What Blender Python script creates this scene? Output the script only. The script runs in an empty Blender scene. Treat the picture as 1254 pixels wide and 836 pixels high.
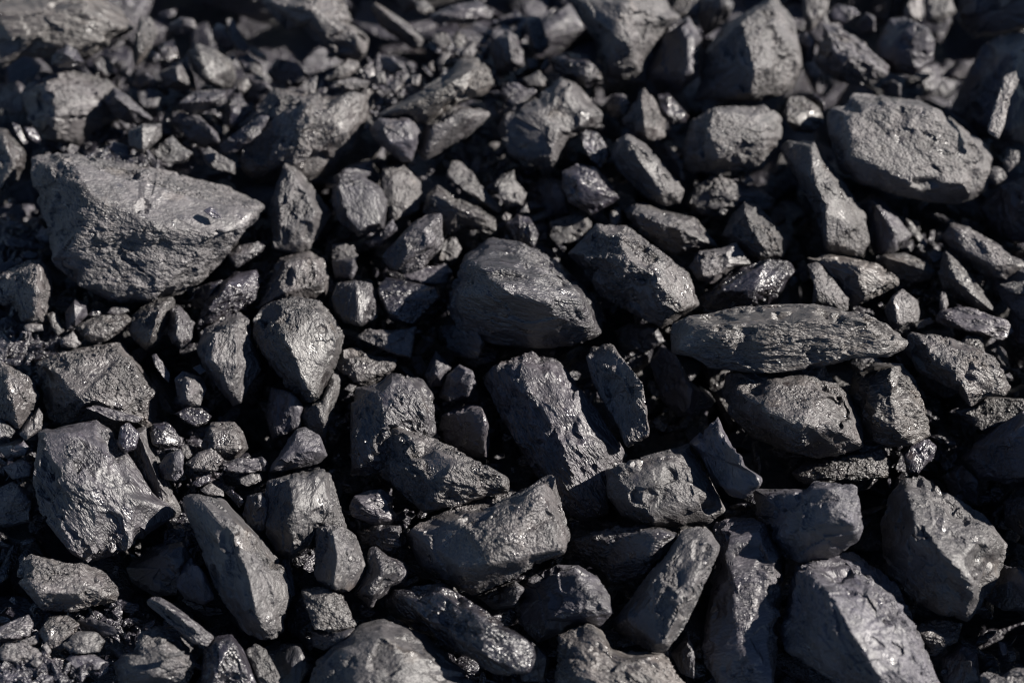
import bpy, math, itertools
import numpy as np
from mathutils import Matrix, Vector

# ------------------------------------------------------------------ camera, sky, sun, exposure
scene = bpy.context.scene
col = scene.collection
PITCH = math.radians(60)            # looking down on the heap
DIST = 3.5
FOCAL, SENSOR, PW, PH = 100.0, 36.0, 1254.0, 836.0
FPX = FOCAL / SENSOR * PW
R_ = np.array([1.0, 0.0, 0.0])
U_ = np.array([0.0, math.sin(PITCH), math.cos(PITCH)])
T_ = np.array([0.0, -math.cos(PITCH), math.sin(PITCH)])
EYE = T_ * DIST
cam_data = bpy.data.cameras.new("camera")
cam = bpy.data.objects.new("camera", cam_data)
col.objects.link(cam)
cam.matrix_world = Matrix(((R_[0], U_[0], T_[0], EYE[0]), (R_[1], U_[1], T_[1], EYE[1]),
                           (R_[2], U_[2], T_[2], EYE[2]), (0, 0, 0, 1)))
cam_data.lens, cam_data.sensor_width, cam_data.clip_end = FOCAL, SENSOR, 100.0
cam_data.dof.use_dof = True
cam_data.dof.aperture_fstop = 1.8
cam_data.dof.focus_distance = 3.37
scene.camera = cam

SUN = np.array([0.80, 0.42, 0.42]); SUN /= np.linalg.norm(SUN)
SUNW = SUN[0] * R_ + SUN[1] * U_ + SUN[2] * T_
world = bpy.data.worlds.new("World"); scene.world = world; world.use_nodes = True
wn = world.node_tree.nodes; bg = wn["Background"]
sky = wn.new("ShaderNodeTexSky"); sky.sky_type = 'NISHITA'; sky.sun_disc = False
sky.sun_elevation = math.asin(SUNW[2])
sky.altitude = 4500.0; sky.air_density = .8; sky.dust_density = 0.0; sky.ozone_density = .6
sky.sun_rotation = math.atan2(SUNW[0], SUNW[1])
world.node_tree.links.new(sky.outputs[0], bg.inputs[0])
bg.inputs[1].default_value = 0.05
sl = bpy.data.lights.new("sun", 'SUN'); sl.energy = 5.0; sl.angle = math.radians(0.5); sl.color = (1.0, 0.94, 0.865)
so = bpy.data.objects.new("sun", sl); col.objects.link(so)
so.rotation_euler = Vector(SUNW).to_track_quat('Z', 'Y').to_euler()
scene.view_settings.view_transform = 'Standard'
scene.view_settings.look = 'None'
scene.cycles.caustics_reflective = False; scene.cycles.sample_clamp_indirect = 1.0; scene.cycles.sample_clamp_direct = 12.0
scene.cycles.filter_width = 1.15
scene.view_settings.gamma = 1.0
scene.view_settings.exposure = 1.5

# ------------------------------------------------------------------ noise
rng = np.random.default_rng(11)
def hash3(ix, iy, iz, seed):
    h = (ix.astype(np.int64) * 374761393 + iy.astype(np.int64) * 668265263 + iz.astype(np.int64) * 2147483647 + seed * 974711) & 0xffffffff
    h = ((h ^ (h >> 13)) * 1274126177) & 0xffffffff
    h = ((h ^ (h >> 16)) * 2246822519) & 0xffffffff
    return (h ^ (h >> 15)) & 0xffffffff
def h01(h, k):
    g = ((h + k * 0x9E3779B1) * 2654435761) & 0xffffffff
    return ((g ^ (g >> 15)) & 0xffff) / 65535.0
def vnoise(p, seed):
    i = np.floor(p).astype(np.int64); f = p - i
    f = f * f * f * (f * (f * 6 - 15) + 10)
    out = 0.0
    for dx in (0, 1):
        wx = f[:, 0] if dx else 1 - f[:, 0]
        for dy in (0, 1):
            wy = f[:, 1] if dy else 1 - f[:, 1]
            for dz in (0, 1):
                wz = f[:, 2] if dz else 1 - f[:, 2]
                out = out + wx * wy * wz * h01(hash3(i[:, 0] + dx, i[:, 1] + dy, i[:, 2] + dz, seed), 1)
    return out * 2 - 1
def fbm(p, seed, n=3):
    a, s = 1.0, 0.0
    for k in range(n):
        s = s + a * vnoise(p * 2.03 ** k + 17.3 * k, seed + k); a *= 0.5
    return s
def facet(p, seed):
    """broken-rock relief: each cell is a small tilted plane"""
    i = np.floor(p).astype(np.int64)
    best = np.full(len(p), 1e9); val = np.zeros(len(p))
    for dx in (-1, 0, 1):
        for dy in (-1, 0, 1):
            for dz in (-1, 0, 1):
                h = hash3(i[:, 0] + dx, i[:, 1] + dy, i[:, 2] + dz, seed)
                c = np.stack([i[:, 0] + dx + h01(h, 1), i[:, 1] + dy + h01(h, 2), i[:, 2] + dz + h01(h, 3)], 1)
                d = p - c
                q = (d * d).sum(1)
                g = np.stack([h01(h, 4) - .5, h01(h, 5) - .5, h01(h, 6) - .5], 1)
                v = (h01(h, 7) - .5) * 1.1 + (g * d).sum(1) * 1.7
                m = q < best
                best[m] = q[m]; val[m] = v[m]
    return val

# ------------------------------------------------------------------ sphere directions
def ico(level):
    t = (1 + 5 ** .5) / 2
    v = [(-1, t, 0), (1, t, 0), (-1, -t, 0), (1, -t, 0), (0, -1, t), (0, 1, t), (0, -1, -t), (0, 1, -t), (t, 0, -1), (t, 0, 1), (-t, 0, -1), (-t, 0, 1)]
    f = [(0, 11, 5), (0, 5, 1), (0, 1, 7), (0, 7, 10), (0, 10, 11), (1, 5, 9), (5, 11, 4), (11, 10, 2), (10, 7, 6), (7, 1, 8),
         (3, 9, 4), (3, 4, 2), (3, 2, 6), (3, 6, 8), (3, 8, 9), (4, 9, 5), (2, 4, 11), (6, 2, 10), (8, 6, 7), (9, 8, 1)]
    v = np.array(v, float); f = np.array(f)
    for _ in range(level):
        e = np.sort(np.concatenate([f[:, [0, 1]], f[:, [1, 2]], f[:, [2, 0]]]), axis=1)
        u, inv = np.unique(e, axis=0, return_inverse=True); inv = inv.ravel()
        n = len(f); m = len(v) + inv
        v = np.concatenate([v, (v[u[:, 0]] + v[u[:, 1]]) / 2])
        a, b, c = m[:n], m[n:2 * n], m[2 * n:]
        f = np.concatenate([np.stack([f[:, 0], a, c], 1), np.stack([f[:, 1], b, a], 1), np.stack([f[:, 2], c, b], 1), np.stack([a, b, c], 1)])
    return v / np.linalg.norm(v, axis=1)[:, None], f
ICO = {k: ico(k) for k in (0, 1, 2, 3, 4, 5, 6)}

def mesh_from(name, v, f, smooth=True):
    me = bpy.data.meshes.new(name)
    me.vertices.add(len(v)); me.vertices.foreach_set('co', np.ascontiguousarray(v, dtype=np.float32).ravel())
    me.loops.add(f.size); me.loops.foreach_set('vertex_index', np.ascontiguousarray(f, dtype=np.int32).ravel())
    me.polygons.add(len(f))
    me.polygons.foreach_set('loop_start', np.arange(0, f.size, 3, dtype=np.int32))
    me.polygons.foreach_set('use_smooth', np.full(len(f), smooth))
    me.update(calc_edges=True)
    return me
def set_torn(me, v):
    at = me.attributes.new('torn', 'FLOAT', 'POINT'); at.data.foreach_set('value', np.ascontiguousarray(v, dtype=np.float32))

def hull_planes(P):
    n = len(P)
    I = np.array(list(itertools.combinations(range(n), 3)))
    A = P[I[:, 0]]; N = np.cross(P[I[:, 1]] - A, P[I[:, 2]] - A)
    L = np.linalg.norm(N, axis=1); ok = L > 1e-4; N = N[ok] / L[ok][:, None]; A = A[ok]
    D = (N * A).sum(1)
    S = P @ N.T - D
    up = (S < 1e-6).all(0); dn = (S > -1e-6).all(0)
    N = np.concatenate([N[up], -N[dn]]); D = np.concatenate([D[up], -D[dn]])
    k = np.unique(np.round(np.concatenate([N, D[:, None]], 1), 3), axis=0, return_index=True)[1]
    return N[k], D[k]

def poly_radius(poly, th):
    out = np.zeros(len(th)); d = np.stack([np.cos(th), np.sin(th)], 1)
    for a, b in zip(poly, np.roll(poly, -1, 0)):
        e = b - a
        den = d[:, 0] * e[1] - d[:, 1] * e[0]
        den = np.where(np.abs(den) < 1e-9, 1e-9, den)
        t = (a[0] * e[1] - a[1] * e[0]) / den
        s = (a[0] * d[:, 1] - a[1] * d[:, 0]) / den
        m = (t > 0) & (s >= -1e-6) & (s <= 1 + 1e-6)
        out = np.where(m, np.maximum(out, t), out)
    return out

# style: (facet amp, facet size, bedding stretch, fbm amp, fine amp)
STYLE = {'m': (2.2, 16, 1.5, .6, .9), 'b': (2.6, 14, 2.2, .6, 1.0), 'g': (3.0, 15, 1.8, .6, .8),
         'p': (1.5, 14, 1.4, .5, 1.0), 't': (2.4, 13, 2.2, .6, 1.0), 'd': (1.8, 20, 1.6, .6, .7), 'r': (2.4, 14, 1.3, .7, 1.2)}

LEDGE = {'p': 3.2, 't': 6.0, 'm': 5.0, 'b': 6.5, 'g': 5.0, 'd': 4.0, 'r': 5.5}
def rock_verts(poly, ridge, S, minor, level, style, ang, seed, depth=.5, rim=.26, chips=None, top=None):
    """closed chunk: poly (u,up,h) rim, ridge (u,up,h) crest points, a keel behind; returns local verts, faces"""
    r = np.random.default_rng(seed)
    pl = poly.copy()
    rim_lo = pl.copy(); rim_lo[:, 2] -= .05 * minor
    rim_hi = (pl[::2] if len(pl) > 7 else pl).copy(); rim_hi[:, :2] *= r.uniform(.92, .98, (len(rim_hi), 1)); rim_hi[:, 2] += rim * minor * r.uniform(.6, 1.3, len(rim_hi))
    back = pl[::2].copy(); back[:, :2] *= .66; back[:, 2] -= depth * minor
    P = np.concatenate([rim_lo, rim_hi, ridge, back])
    ext = np.array([np.ptp(P[:, 0]), np.ptp(P[:, 1]), np.ptp(P[:, 2])]) / 2 + 1e-6
    c = np.array([0, 0, (P[:, 2].max() + P[:, 2].min()) / 2 * .5])
    Q = (P - c) / ext
    N, D = hull_planes(Q)
    # random small cuts that break the corners
    n = chips if chips is not None else int(3 + minor / 30)
    cn = r.normal(size=(n, 3)); cn /= np.linalg.norm(cn, axis=1)[:, None]
    cd = (Q @ cn.T).max(0) * r.uniform(.93, .99, n)
    N = np.concatenate([N, cn]); D = np.concatenate([D, cd])
    big = r.normal(size=(3, 3)) * (.8, .8, .3) + (0, 0, .75); big /= np.linalg.norm(big, axis=1)[:, None]
    if chips is None: N = np.concatenate([N, big]); D = np.concatenate([D, (Q @ big.T).max(0) * r.uniform(.80, .93, 3)])
    dirs, F = ICO[level]
    den = dirs @ N.T
    rr = np.where(den > 1e-4, D[None] / np.maximum(den, 1e-4), 50.0)
    k = .005
    m = rr.min(1)
    rad = m - k * np.log(np.exp(-np.minimum((rr - m[:, None]) / k, 60)).sum(1))
    near = rr.argmin(1)
    V = dirs * rad[:, None] * ext + c
    nrm = N[near] / ext; nrm /= np.linalg.norm(nrm, axis=1)[:, None]
    # pull the silhouette onto the drawn outline
    th = np.arctan2(V[:, 1], V[:, 0]); NB = 72
    b = ((th + math.pi) / (2 * math.pi) * NB).astype(int) % NB
    mx = np.zeros(NB); np.maximum.at(mx, b, np.hypot(V[:, 0], V[:, 1]))
    tb = (np.arange(NB) + .5) / NB * 2 * math.pi - math.pi
    want = poly_radius(poly[:, :2], tb)
    fac = np.where(mx > 0, want / np.maximum(mx, 1e-6), 1)
    fac = np.clip(fac, .6, 1.35)
    fac = (np.roll(fac, 1) + 2 * fac + np.roll(fac, -1)) / 4
    f = np.interp(th, np.concatenate([[tb[0] - 2 * math.pi / NB], tb, [tb[-1] + 2 * math.pi / NB]]), np.concatenate([[fac[-1]], fac, [fac[0]]]))
    V[:, :2] *= f[:, None]
    # take the saw-tooth out of the crest lines
    edge = np.sort(rr, axis=1)[:, 1] - m
    near_edge = edge < .05
    nb = np.bincount(F.ravel(), minlength=len(V))[:, None]
    for _ in range(1):
        acc = np.stack([sum(np.bincount(F[:, i], V[F[:, j], ax], len(V)) for i, j in ((0, 1), (1, 2), (2, 0))) for ax in range(3)], 1)
        V = np.where(near_edge[:, None],   .5 * V + .5 * acc / nb, V)
    # relief
    fa, fs, st, ga, fi = STYLE[style]
    lumpy = np.random.default_rng(seed + 1).choice([.25, .4, .7, 1.0, 1.35], len(N))
    if top is not None: nr = N / ext; nr /= np.linalg.norm(nr, axis=1)[:, None]; lumpy = np.where((nr[:, 1] > .08) & (nr[:, 2] > .4) & (nr[:, 0] > -.45), top, 1.15)
    lumpy = lumpy[near]      # some broken faces are smooth, others torn
    ca, sa = math.cos(ang), math.sin(ang)
    B = np.stack([(V[:, 0] * ca + V[:, 1] * sa) / st, -V[:, 0] * sa + V[:, 1] * ca, V[:, 2]], 1)
    q = min(1.0, S / 70.0) ** .7
    sc = fs * max(.35, q)
    w = B
    torn = np.clip((lumpy - .25) / .9, 0, 1)
    for _ in range(3):
        tn = sum(np.bincount(F[:, i], torn[F[:, j]], len(V)) for i, j in ((0, 1), (1, 2), (2, 0))) / nb[:, 0]
        torn = np.where(near_edge, .3 * torn + .7 * tn, torn)
        an = np.stack([sum(np.bincount(F[:, i], nrm[F[:, j], ax], len(V)) for i, j in ((0, 1), (1, 2), (2, 0))) for ax in range(3)], 1) / nb
        nrm = np.where(near_edge[:, None], .3 * nrm + .7 * an, nrm)
    nrm = nrm / (np.linalg.norm(nrm, axis=1)[:, None] + 1e-9)
    d = .018 * S * facet(w / (S * .36), seed + 6)
    # flaked terraces: quantised relief, long along the bedding
    n1 = fbm(np.stack([B[:, 0] / 1.5, B[:, 1], B[:, 2]], 1) / (30.0 * q + 5), seed + 12, 3)
    lv = 2.2; t = n1 * lv; fl = np.floor(t); fr = t - fl
    d += LEDGE[style] * q * (fl + np.clip(fr * 7, 0, 1)) / lv * np.clip(torn * 1.2, .12, 1.1)
    # torn faces: small tilted breaks
    d += fa * q * facet(w / sc, seed + 3) * torn * .75
    d += fa * .5 * q * facet(w / (sc * .42), seed + 4) * torn
    if level >= 4:
        d += fi * q * .7 * facet(B / 5.0 + .3, seed + 8) * torn
    V = V + nrm * d[:, None]
    # notches: flat-floored bites out of the edges
    cand = np.flatnonzero(edge < .05)
    if len(cand) > 10:
        for k in range(int(6 + S / 7)):
            c0 = V[r.choice(cand)]; nn = c0 / (ext * ext); nn = nn / np.linalg.norm(nn) + r.normal(size=3) * .45; nn /= np.linalg.norm(nn)
            rad0 = min(S * (.05 + .22 * r.random() ** 2), 22)
            dv = V - c0; hgt = dv @ nn
            lat = np.sqrt(np.maximum((dv * dv).sum(1) - hgt * hgt, 0))
            lim = rad0 * (1 + .35 * vnoise(V / (rad0 * .5), seed + 60 + k))
            hit = (lat < lim) & (hgt > -rad0 * .22)
            V[hit] -= np.outer(np.minimum(hgt[hit] + rad0 * .22, rad0 * .40) * np.clip((lim - lat)[hit] / (1.2 + .08 * rad0), 0, 1), nn)
    th = np.arctan2(V[:, 1], V[:, 0]); b = ((th + math.pi) / (2 * math.pi) * NB).astype(int) % NB
    mx = np.zeros(NB); np.maximum.at(mx, b, np.hypot(V[:, 0], V[:, 1]))
    fac = np.clip(np.where(mx > 0, want / np.maximum(mx, 1e-6), 1), .9, 1.14)
    V[:, :2] *= np.interp(th, np.concatenate([[tb[0] - 2 * math.pi / NB], tb, [tb[-1] + 2 * math.pi / NB]]), np.concatenate([[fac[-1]], fac, [fac[0]]]))[:, None]
    acc = np.stack([sum(np.bincount(F[:, i], V[F[:, j], ax], len(V)) for i, j in ((0, 1), (1, 2), (2, 0))) for ax in range(3)], 1); cnt = nb
    V = V * .9 + acc / cnt * .1
    return V, F, torn

# ------------------------------------------------------------------ materials
def coal_material(name, base, rough, streak, fleck, bump, tint=(1, 1, 1)):
    m = bpy.data.materials.new(name); m.use_nodes = True
    nt = m.node_tree; N = nt.nodes; L = nt.links
    bs = N["Principled BSDF"]
    tc = N.new("ShaderNodeTexCoord"); oi = N.new("ShaderNodeObjectInfo")
    add = N.new("ShaderNodeVectorMath"); add.operation = 'ADD'
    mul = N.new("ShaderNodeVectorMath"); mul.operation = 'SCALE'; mul.inputs['Scale'].default_value = 7.0
    cmb = N.new("ShaderNodeCombineXYZ")
    for k in range(3): L.new(oi.outputs['Random'], cmb.inputs[k])
    L.new(cmb.outputs[0], mul.inputs[0]); L.new(tc.outputs['Object'], add.inputs[0]); L.new(mul.outputs[0], add.inputs[1])
    mp = N.new("ShaderNodeMapping"); mp.inputs['Scale'].default_value = (1 / streak, 1, 1); L.new(add.outputs[0], mp.inputs[0])
    def noise(scale, detail=6, rgh=.6, src=mp):
        n = N.new("ShaderNodeTexNoise"); n.inputs['Scale'].default_value = scale; n.inputs['Detail'].default_value = detail
        n.inputs['Roughness'].default_value = rgh; L.new(src.outputs[0], n.inputs['Vector']); return n
    n1, n2, n3 = noise(28), noise(120, 3, .7), noise(300, 1, .6)
    # base colour: dust film and bare coal in patches; dark mottling paints shade in pits
    cr = N.new("ShaderNodeValToRGB")
    lo = [b * .50 * t for b, t in zip(base, tint)]; hi = [b * 1.35 * t for b, t in zip(base, tint)]
    cr.color_ramp.elements[0].position = .32; cr.color_ramp.elements[0].color = (*lo, 1)
    cr.color_ramp.elements[1].position = .66; cr.color_ramp.elements[1].color = (*hi, 1)
    L.new(n1.outputs['Fac'], cr.inputs[0])
    mx = N.new("ShaderNodeMix"); mx.data_type = 'RGBA'; mx.blend_type = 'MULTIPLY'; mx.inputs[0].default_value = .75
    cr2 = N.new("ShaderNodeValToRGB")
    cr2.color_ramp.elements[0].position = .30; cr2.color_ramp.elements[0].color = (.30, .30, .31, 1)
    cr2.color_ramp.elements[1].position = .68; cr2.color_ramp.elements[1].color = (1.35, 1.33, 1.28, 1)
    L.new(n2.outputs['Fac'], cr2.inputs[0]); L.new(cr.outputs[0], mx.inputs[6]); L.new(cr2.outputs[0], mx.inputs[7])
    hv = N.new("ShaderNodeHueSaturation")
    mr = N.new("ShaderNodeMapRange"); mr.inputs['To Min'].default_value = .6; mr.inputs['To Max'].default_value = 1.3
    L.new(oi.outputs['Random'], mr.inputs['Value']); L.new(mr.outputs[0], hv.inputs['Value']); L.new(mx.outputs[2], hv.inputs['Color'])
    st = N.new("ShaderNodeMapRange"); st.inputs['From Min'].default_value = .60; st.inputs['From Max'].default_value = .80; st.inputs['To Max'].default_value = .35
    n4 = noise(17, 5, .65, add); L.new(n4.outputs['Fac'], st.inputs['Value'])
    rs = N.new("ShaderNodeMix"); rs.data_type = 'RGBA'; rs.inputs[7].default_value = (.085, .058, .036, 1)
    L.new(st.outputs[0], rs.inputs[0]); L.new(hv.outputs[0], rs.inputs[6])
    L.new(rs.outputs[2], bs.inputs['Base Color'])
    # gloss: dusty film with bright cleavage flecks
    vo = N.new("ShaderNodeTexVoronoi"); vo.inputs['Scale'].default_value = 130; L.new(mp.outputs[0], vo.inputs['Vector'])
    sep = N.new("ShaderNodeSeparateColor"); L.new(vo.outputs['Color'], sep.inputs[0])
    fl = N.new("ShaderNodeMapRange"); fl.inputs['From Min'].default_value = 1 - fleck; fl.inputs['From Max'].default_value = 1 - fleck + .08
    fl.inputs['To Min'].default_value = rough; fl.inputs['To Max'].default_value = .26; L.new(sep.outputs[0], fl.inputs['Value'])
    ra = N.new("ShaderNodeMath"); ra.operation = 'MULTIPLY_ADD'; ra.inputs[1].default_value = .30; L.new(n2.outputs['Fac'], ra.inputs[0])
    sb = N.new("ShaderNodeMath"); sb.operation = 'SUBTRACT'; sb.inputs[1].default_value = .15; L.new(fl.outputs[0], sb.inputs[0])
    at0 = N.new("ShaderNodeAttribute"); at0.attribute_name = 'torn'
    r0 = N.new("ShaderNodeMath"); r0.operation = 'MULTIPLY_ADD'; r0.inputs[1].default_value = .08; r0.inputs[2].default_value = -.01
    L.new(at0.outputs['Fac'], r0.inputs[0]); L.new(sb.outputs[0], ra.inputs[2])
    r1 = N.new("ShaderNodeMath"); r1.operation = 'ADD'; L.new(ra.outputs[0], r1.inputs[0]); L.new(r0.outputs[0], r1.inputs[1])
    r2 = N.new("ShaderNodeMath"); r2.operation = 'MAXIMUM'; r2.inputs[1].default_value = .13; L.new(r1.outputs[0], r2.inputs[0])
    L.new(r2.outputs[0], bs.inputs['Roughness'])
    bs.inputs['IOR'].default_value = 1.7
    at = N.new("ShaderNodeAttribute"); at.attribute_name = 'torn'
    ts = N.new("ShaderNodeMapRange"); ts.inputs['To Min'].default_value = .38; ts.inputs['To Max'].default_value = 1.0; L.new(at.outputs['Fac'], ts.inputs['Value'])
    # fine relief
    def bmp(src, strength, dist, prev=None):
        b = N.new("ShaderNodeBump"); b.inputs['Strength'].default_value = strength
        sm = N.new("ShaderNodeMath"); sm.operation = 'MULTIPLY'; sm.inputs[1].default_value = strength; L.new(ts.outputs[0], sm.inputs[0]); L.new(sm.outputs[0], b.inputs['Strength'])
        b.inputs['Distance'].default_value = dist
        L.new(src, b.inputs['Height'])
        if prev: L.new(prev.outputs[0], b.inputs['Normal'])
        return b
    b1 = bmp(n2.outputs['Fac'], bump, .009); b2 = bmp(n3.outputs['Fac'], bump, .0042, b1)
    ve = N.new("ShaderNodeTexVoronoi"); ve.feature = 'DISTANCE_TO_EDGE'; ve.inputs['Scale'].default_value = 26
    wv = N.new("ShaderNodeVectorMath"); wv.operation = 'MULTIPLY_ADD'; wv.inputs[1].default_value = (.02, .02, .02)
    L.new(n2.outputs['Color'], wv.inputs[0]); L.new(mp.outputs[0], wv.inputs[2]); L.new(wv.outputs[0], ve.inputs['Vector'])
    cm = N.new("ShaderNodeMapRange"); cm.inputs['From Max'].default_value = .035; L.new(ve.outputs['Distance'], cm.inputs['Value'])
    b2 = bmp(cm.outputs[0], .32, .0022, b2)
    # cleavage cracks
    vc = N.new("ShaderNodeTexVoronoi"); vc.feature = 'F1'; vc.inputs['Scale'].default_value = 90; L.new(mp.outputs[0], vc.inputs['Vector'])
    sc = N.new("ShaderNodeSeparateColor"); L.new(vc.outputs['Color'], sc.inputs[0])
    b3 = bmp(sc.outputs[1], bump, .003, b2)
    L.new(b3.outputs[0], bs.inputs['Normal'])
    return m
MAT = {
    'm': coal_material("dusty_coal", (0.0375, 0.0344, 0.0372), .60, 1.5, .07, .62),
    'b': coal_material("bedded_coal", (0.0340, 0.0306, 0.0372), .53, 2.4, .13, .85),
    'g': coal_material("bright_coal", (0.0220, 0.0201, 0.0275), .37, 1.8, .30, .75),  # blue of the shadows mixed into the base colour
    'd': coal_material("dull_coal", (0.0280, 0.0258, 0.0337), .58, 1.5, .08, .48),  # base colour carries the blue-violet of shaded faces
    'r': coal_material("rough_coal", (0.0375, 0.0334, 0.0347), .56, 1.2, .15, .9),
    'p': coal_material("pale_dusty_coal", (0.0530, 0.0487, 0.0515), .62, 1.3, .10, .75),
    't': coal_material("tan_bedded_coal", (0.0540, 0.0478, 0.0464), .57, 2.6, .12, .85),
}

# ------------------------------------------------------------------ placing a chunk
def frame_at(px, py, lift):
    """the point of the heap's face seen at a place of the photograph, and axes for a chunk lying there"""
    d = R_ * (px - PW / 2) / FPX + U_ * (PH / 2 - py) / FPX - T_
    t = -EYE[2] / d[2]                    # heap face z = 0
    s = t / FPX                           # metres per pixel there
    t -= lift * s
    s = t / FPX
    P = EYE + d * t
    tv = -d / np.linalg.norm(d)
    rv = np.cross(U_, tv); rv /= np.linalg.norm(rv)
    uv = np.cross(tv, rv)
    return P, rv, uv, tv, s

OX = OY = 0.0; OS = 1.0
def T(ox, oy, sc=3.8):
    global OX, OY, OS
    OX, OY, OS = ox, oy, sc
def parse(txt):
    out = []
    for w in txt.split():
        a = [float(x) for x in w.split(',')]
        out.append((OX + a[0] / OS, OY + a[1] / OS, a[2] / OS if len(a) > 2 else 0.0))
    return np.array(out)
def simplify(P, tol):
    """keep the real corners of a drawn outline: straight breaks between them"""
    keep = list(range(len(P)))
    while len(keep) > 6:
        best, bi = 1e9, None
        for k in range(len(keep)):
            a, b, c = P[keep[k - 1]][:2], P[keep[k]][:2], P[keep[(k + 1) % len(keep)]][:2]
            e = c - a; d = abs(e[0] * (b - a)[1] - e[1] * (b - a)[0]) / (np.linalg.norm(e) + 1e-6)
            if d < best: best, bi = d, k
        if best > tol: break
        keep.pop(bi)
    return P[keep]
count = [0]; TRI = []
AUTO = {'': (-.10, .08, .36, .50), 'L': (-.30, .02, .55, .42), 'F': (-.05, .02, .26, .72), 'U': (-.05, .28, .42, .50),
        'D': (.22, -.22, .50, .40), 'R': (.05, .10, .45, .35)}
def R(label, outline, ridge='', mat='m', lift=0.0, ang=None, lean=None, name='coal_lump', cat='coal lump', tilt=.3, depth=.5, rim=None, top=None, keep=False,
      group='coal lumps in the heap'):
    count[0] += 1; seed = count[0] * 37 + 5
    O = parse(outline)
    # area centroid
    x, y = O[:, 0], O[:, 1]; x2, y2 = np.roll(x, -1), np.roll(y, -1); cr = x * y2 - x2 * y; A = cr.sum() / 2
    cx, cy = ((x + x2) * cr).sum() / (6 * A), ((y + y2) * cr).sum() / (6 * A)
    poly = np.stack([x - cx, cy - y, O[:, 2]], 1)
    if ((poly[:, 0] * np.roll(poly[:, 1], -1) - np.roll(poly[:, 0], -1) * poly[:, 1]).sum()) < 0: poly = poly[::-1].copy()
    ev, evec = np.linalg.eigh(np.cov(poly[:, :2].T))
    ax = evec[:, 1]; wmin = np.ptp(poly[:, :2] @ evec[:, 0]); S = math.sqrt(abs(A))
    minor = min(wmin, S * 1.1)
    if not keep: poly = simplify(poly, .05 * S)
    a = math.atan2(ax[1], ax[0]) if ang is None else math.radians(ang)
    auto = not ridge or ridge[0].isalpha()
    if rim is None: rim = .26 if auto else .10
    if auto:
        ox, oy, H, k = AUTO[ridge]
        r = np.random.default_rng(seed)
        ox += r.uniform(-.06, .06); oy += r.uniform(-.06, .06)
        w, hh = np.ptp(poly[:, 0]), np.ptp(poly[:, 1])
        rd = poly.copy(); rd[:, :2] *= k; rd[:, 0] += ox * w; rd[:, 1] -= oy * hh
        rd[:, 2] = 1.25 * H * minor * r.uniform(.78, 1.1, len(rd))
        if len(rd) > 5: rd = rd[::2]
    else:
        q = parse(ridge); rd = np.stack([q[:, 0] - cx, cy - q[:, 1], q[:, 2] * 1.6], 1)
    lx, ly = lean if lean else (.55, .1) if ridge == 'D' else (0, 0)
    for q in (poly, rd): q[:, 2] += lx * q[:, 0] + (ly - tilt) * q[:, 1]
    level = 6 if S > 150 else 5 if S > 58 else 4 if S > 24 else 3
    V, F, torn = rock_verts(poly, rd, S, minor, level, mat, a, seed, depth, rim, None if auto else 3, top)
    P, rv, uv, tv, s = frame_at(cx, cy, lift)
    ca, sa = math.cos(a), math.sin(a)
    V = V * s
    V = np.stack([V[:, 0] * ca + V[:, 1] * sa, -V[:, 0] * sa + V[:, 1] * ca, V[:, 2]], 1)   # local x runs along the bedding
    bx = rv * ca + uv * sa; by = -rv * sa + uv * ca
    me = mesh_from(name, V, F); me.materials.append(MAT[mat])
    me.set_sharp_from_angle(angle=math.radians(24))
    set_torn(me, torn)
    o = bpy.data.objects.new(name, me); col.objects.link(o)
    o.matrix_world = Matrix(((bx[0], by[0], tv[0], P[0]), (bx[1], by[1], tv[1], P[1]), (bx[2], by[2], tv[2], P[2]), (0, 0, 0, 1)))
    o['label'] = label; o['category'] = cat; o['group'] = group
    TRI.append(len(F))
    return o
# ------------------------------------------------------------------ the chunks, far rows first
T(0, 0)
R("big pale layered coal block filling the far left corner", "-80,-80 420,-60 560,30 632,125 500,215 400,282 250,262 90,268 0,340 -90,340", "-20,60,150 400,40,150 540,120,110 380,220,110 60,200,120", 't', 25, 5)
R("small bluish wedge perched on the front of the pale layered corner block", "235,300 260,240 310,205 360,240 395,290 340,315 270,315", "300,250,70 340,270,60", 'g', 75)
R("blocky grey coal lump with a dark left face, below the pale layered corner block", "100,430 150,370 210,350 330,328 420,340 500,365 560,400 620,470 560,560 420,620 370,680 290,682 200,650 130,560", "215,390,110 265,540,120 245,640,70 420,420,90 470,470,80", 'm', 0)
R("grey wedge leaning on the right side of the blocky grey lump", "480,465 530,405 590,440 650,505 720,560 640,582 560,562 510,515", "540,450,70 600,500,70", 'd', 25)
R("tall curved chunk with a lit right edge beside the pale corner block", "650,70 700,78 742,150 700,230 660,290 630,315 622,210 640,140", "650,140,60 640,240,60", 'r', 25)
R("small dim lump tucked under the right tip of the pale corner block", "430,290 470,258 510,265 528,335 500,360 450,340", "L", 'd', 0)
R("small lump with a bright glint above the pyramid shaped chunk", "738,225 770,195 820,218 832,270 800,295 750,290", "", 'g', -5)
R("pyramid shaped chunk with a lit right face in the upper left rubble", "745,340 850,275 900,340 916,412 850,425 765,410", "822,318,80 830,370,90", 'm', 10)
R("dull grey rounded lump below the pyramid shaped chunk", "640,430 700,408 747,450 732,500 680,512 648,482", "F", 'd', 0)
R("thin dark chip above the dull grey rounded lump", "620,340 680,333 730,378 742,420 690,412 640,420", "D", 'd', -5)
R("smooth grey slanted block with a dark left edge, near the far left corner", "870,245 920,205 1000,230 1075,280 1102,350 1090,412 1040,418 960,392 895,330", "925,235,80 975,360,80 1060,320,60", 'm', 10)
R("bright edged thick flake lying across the upper left rubble", "828,480 900,428 1000,413 1060,425 1052,485 960,525 900,542 850,512", "850,480,60 950,470,75 1040,440,60", 'b', 35, 15)
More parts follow.
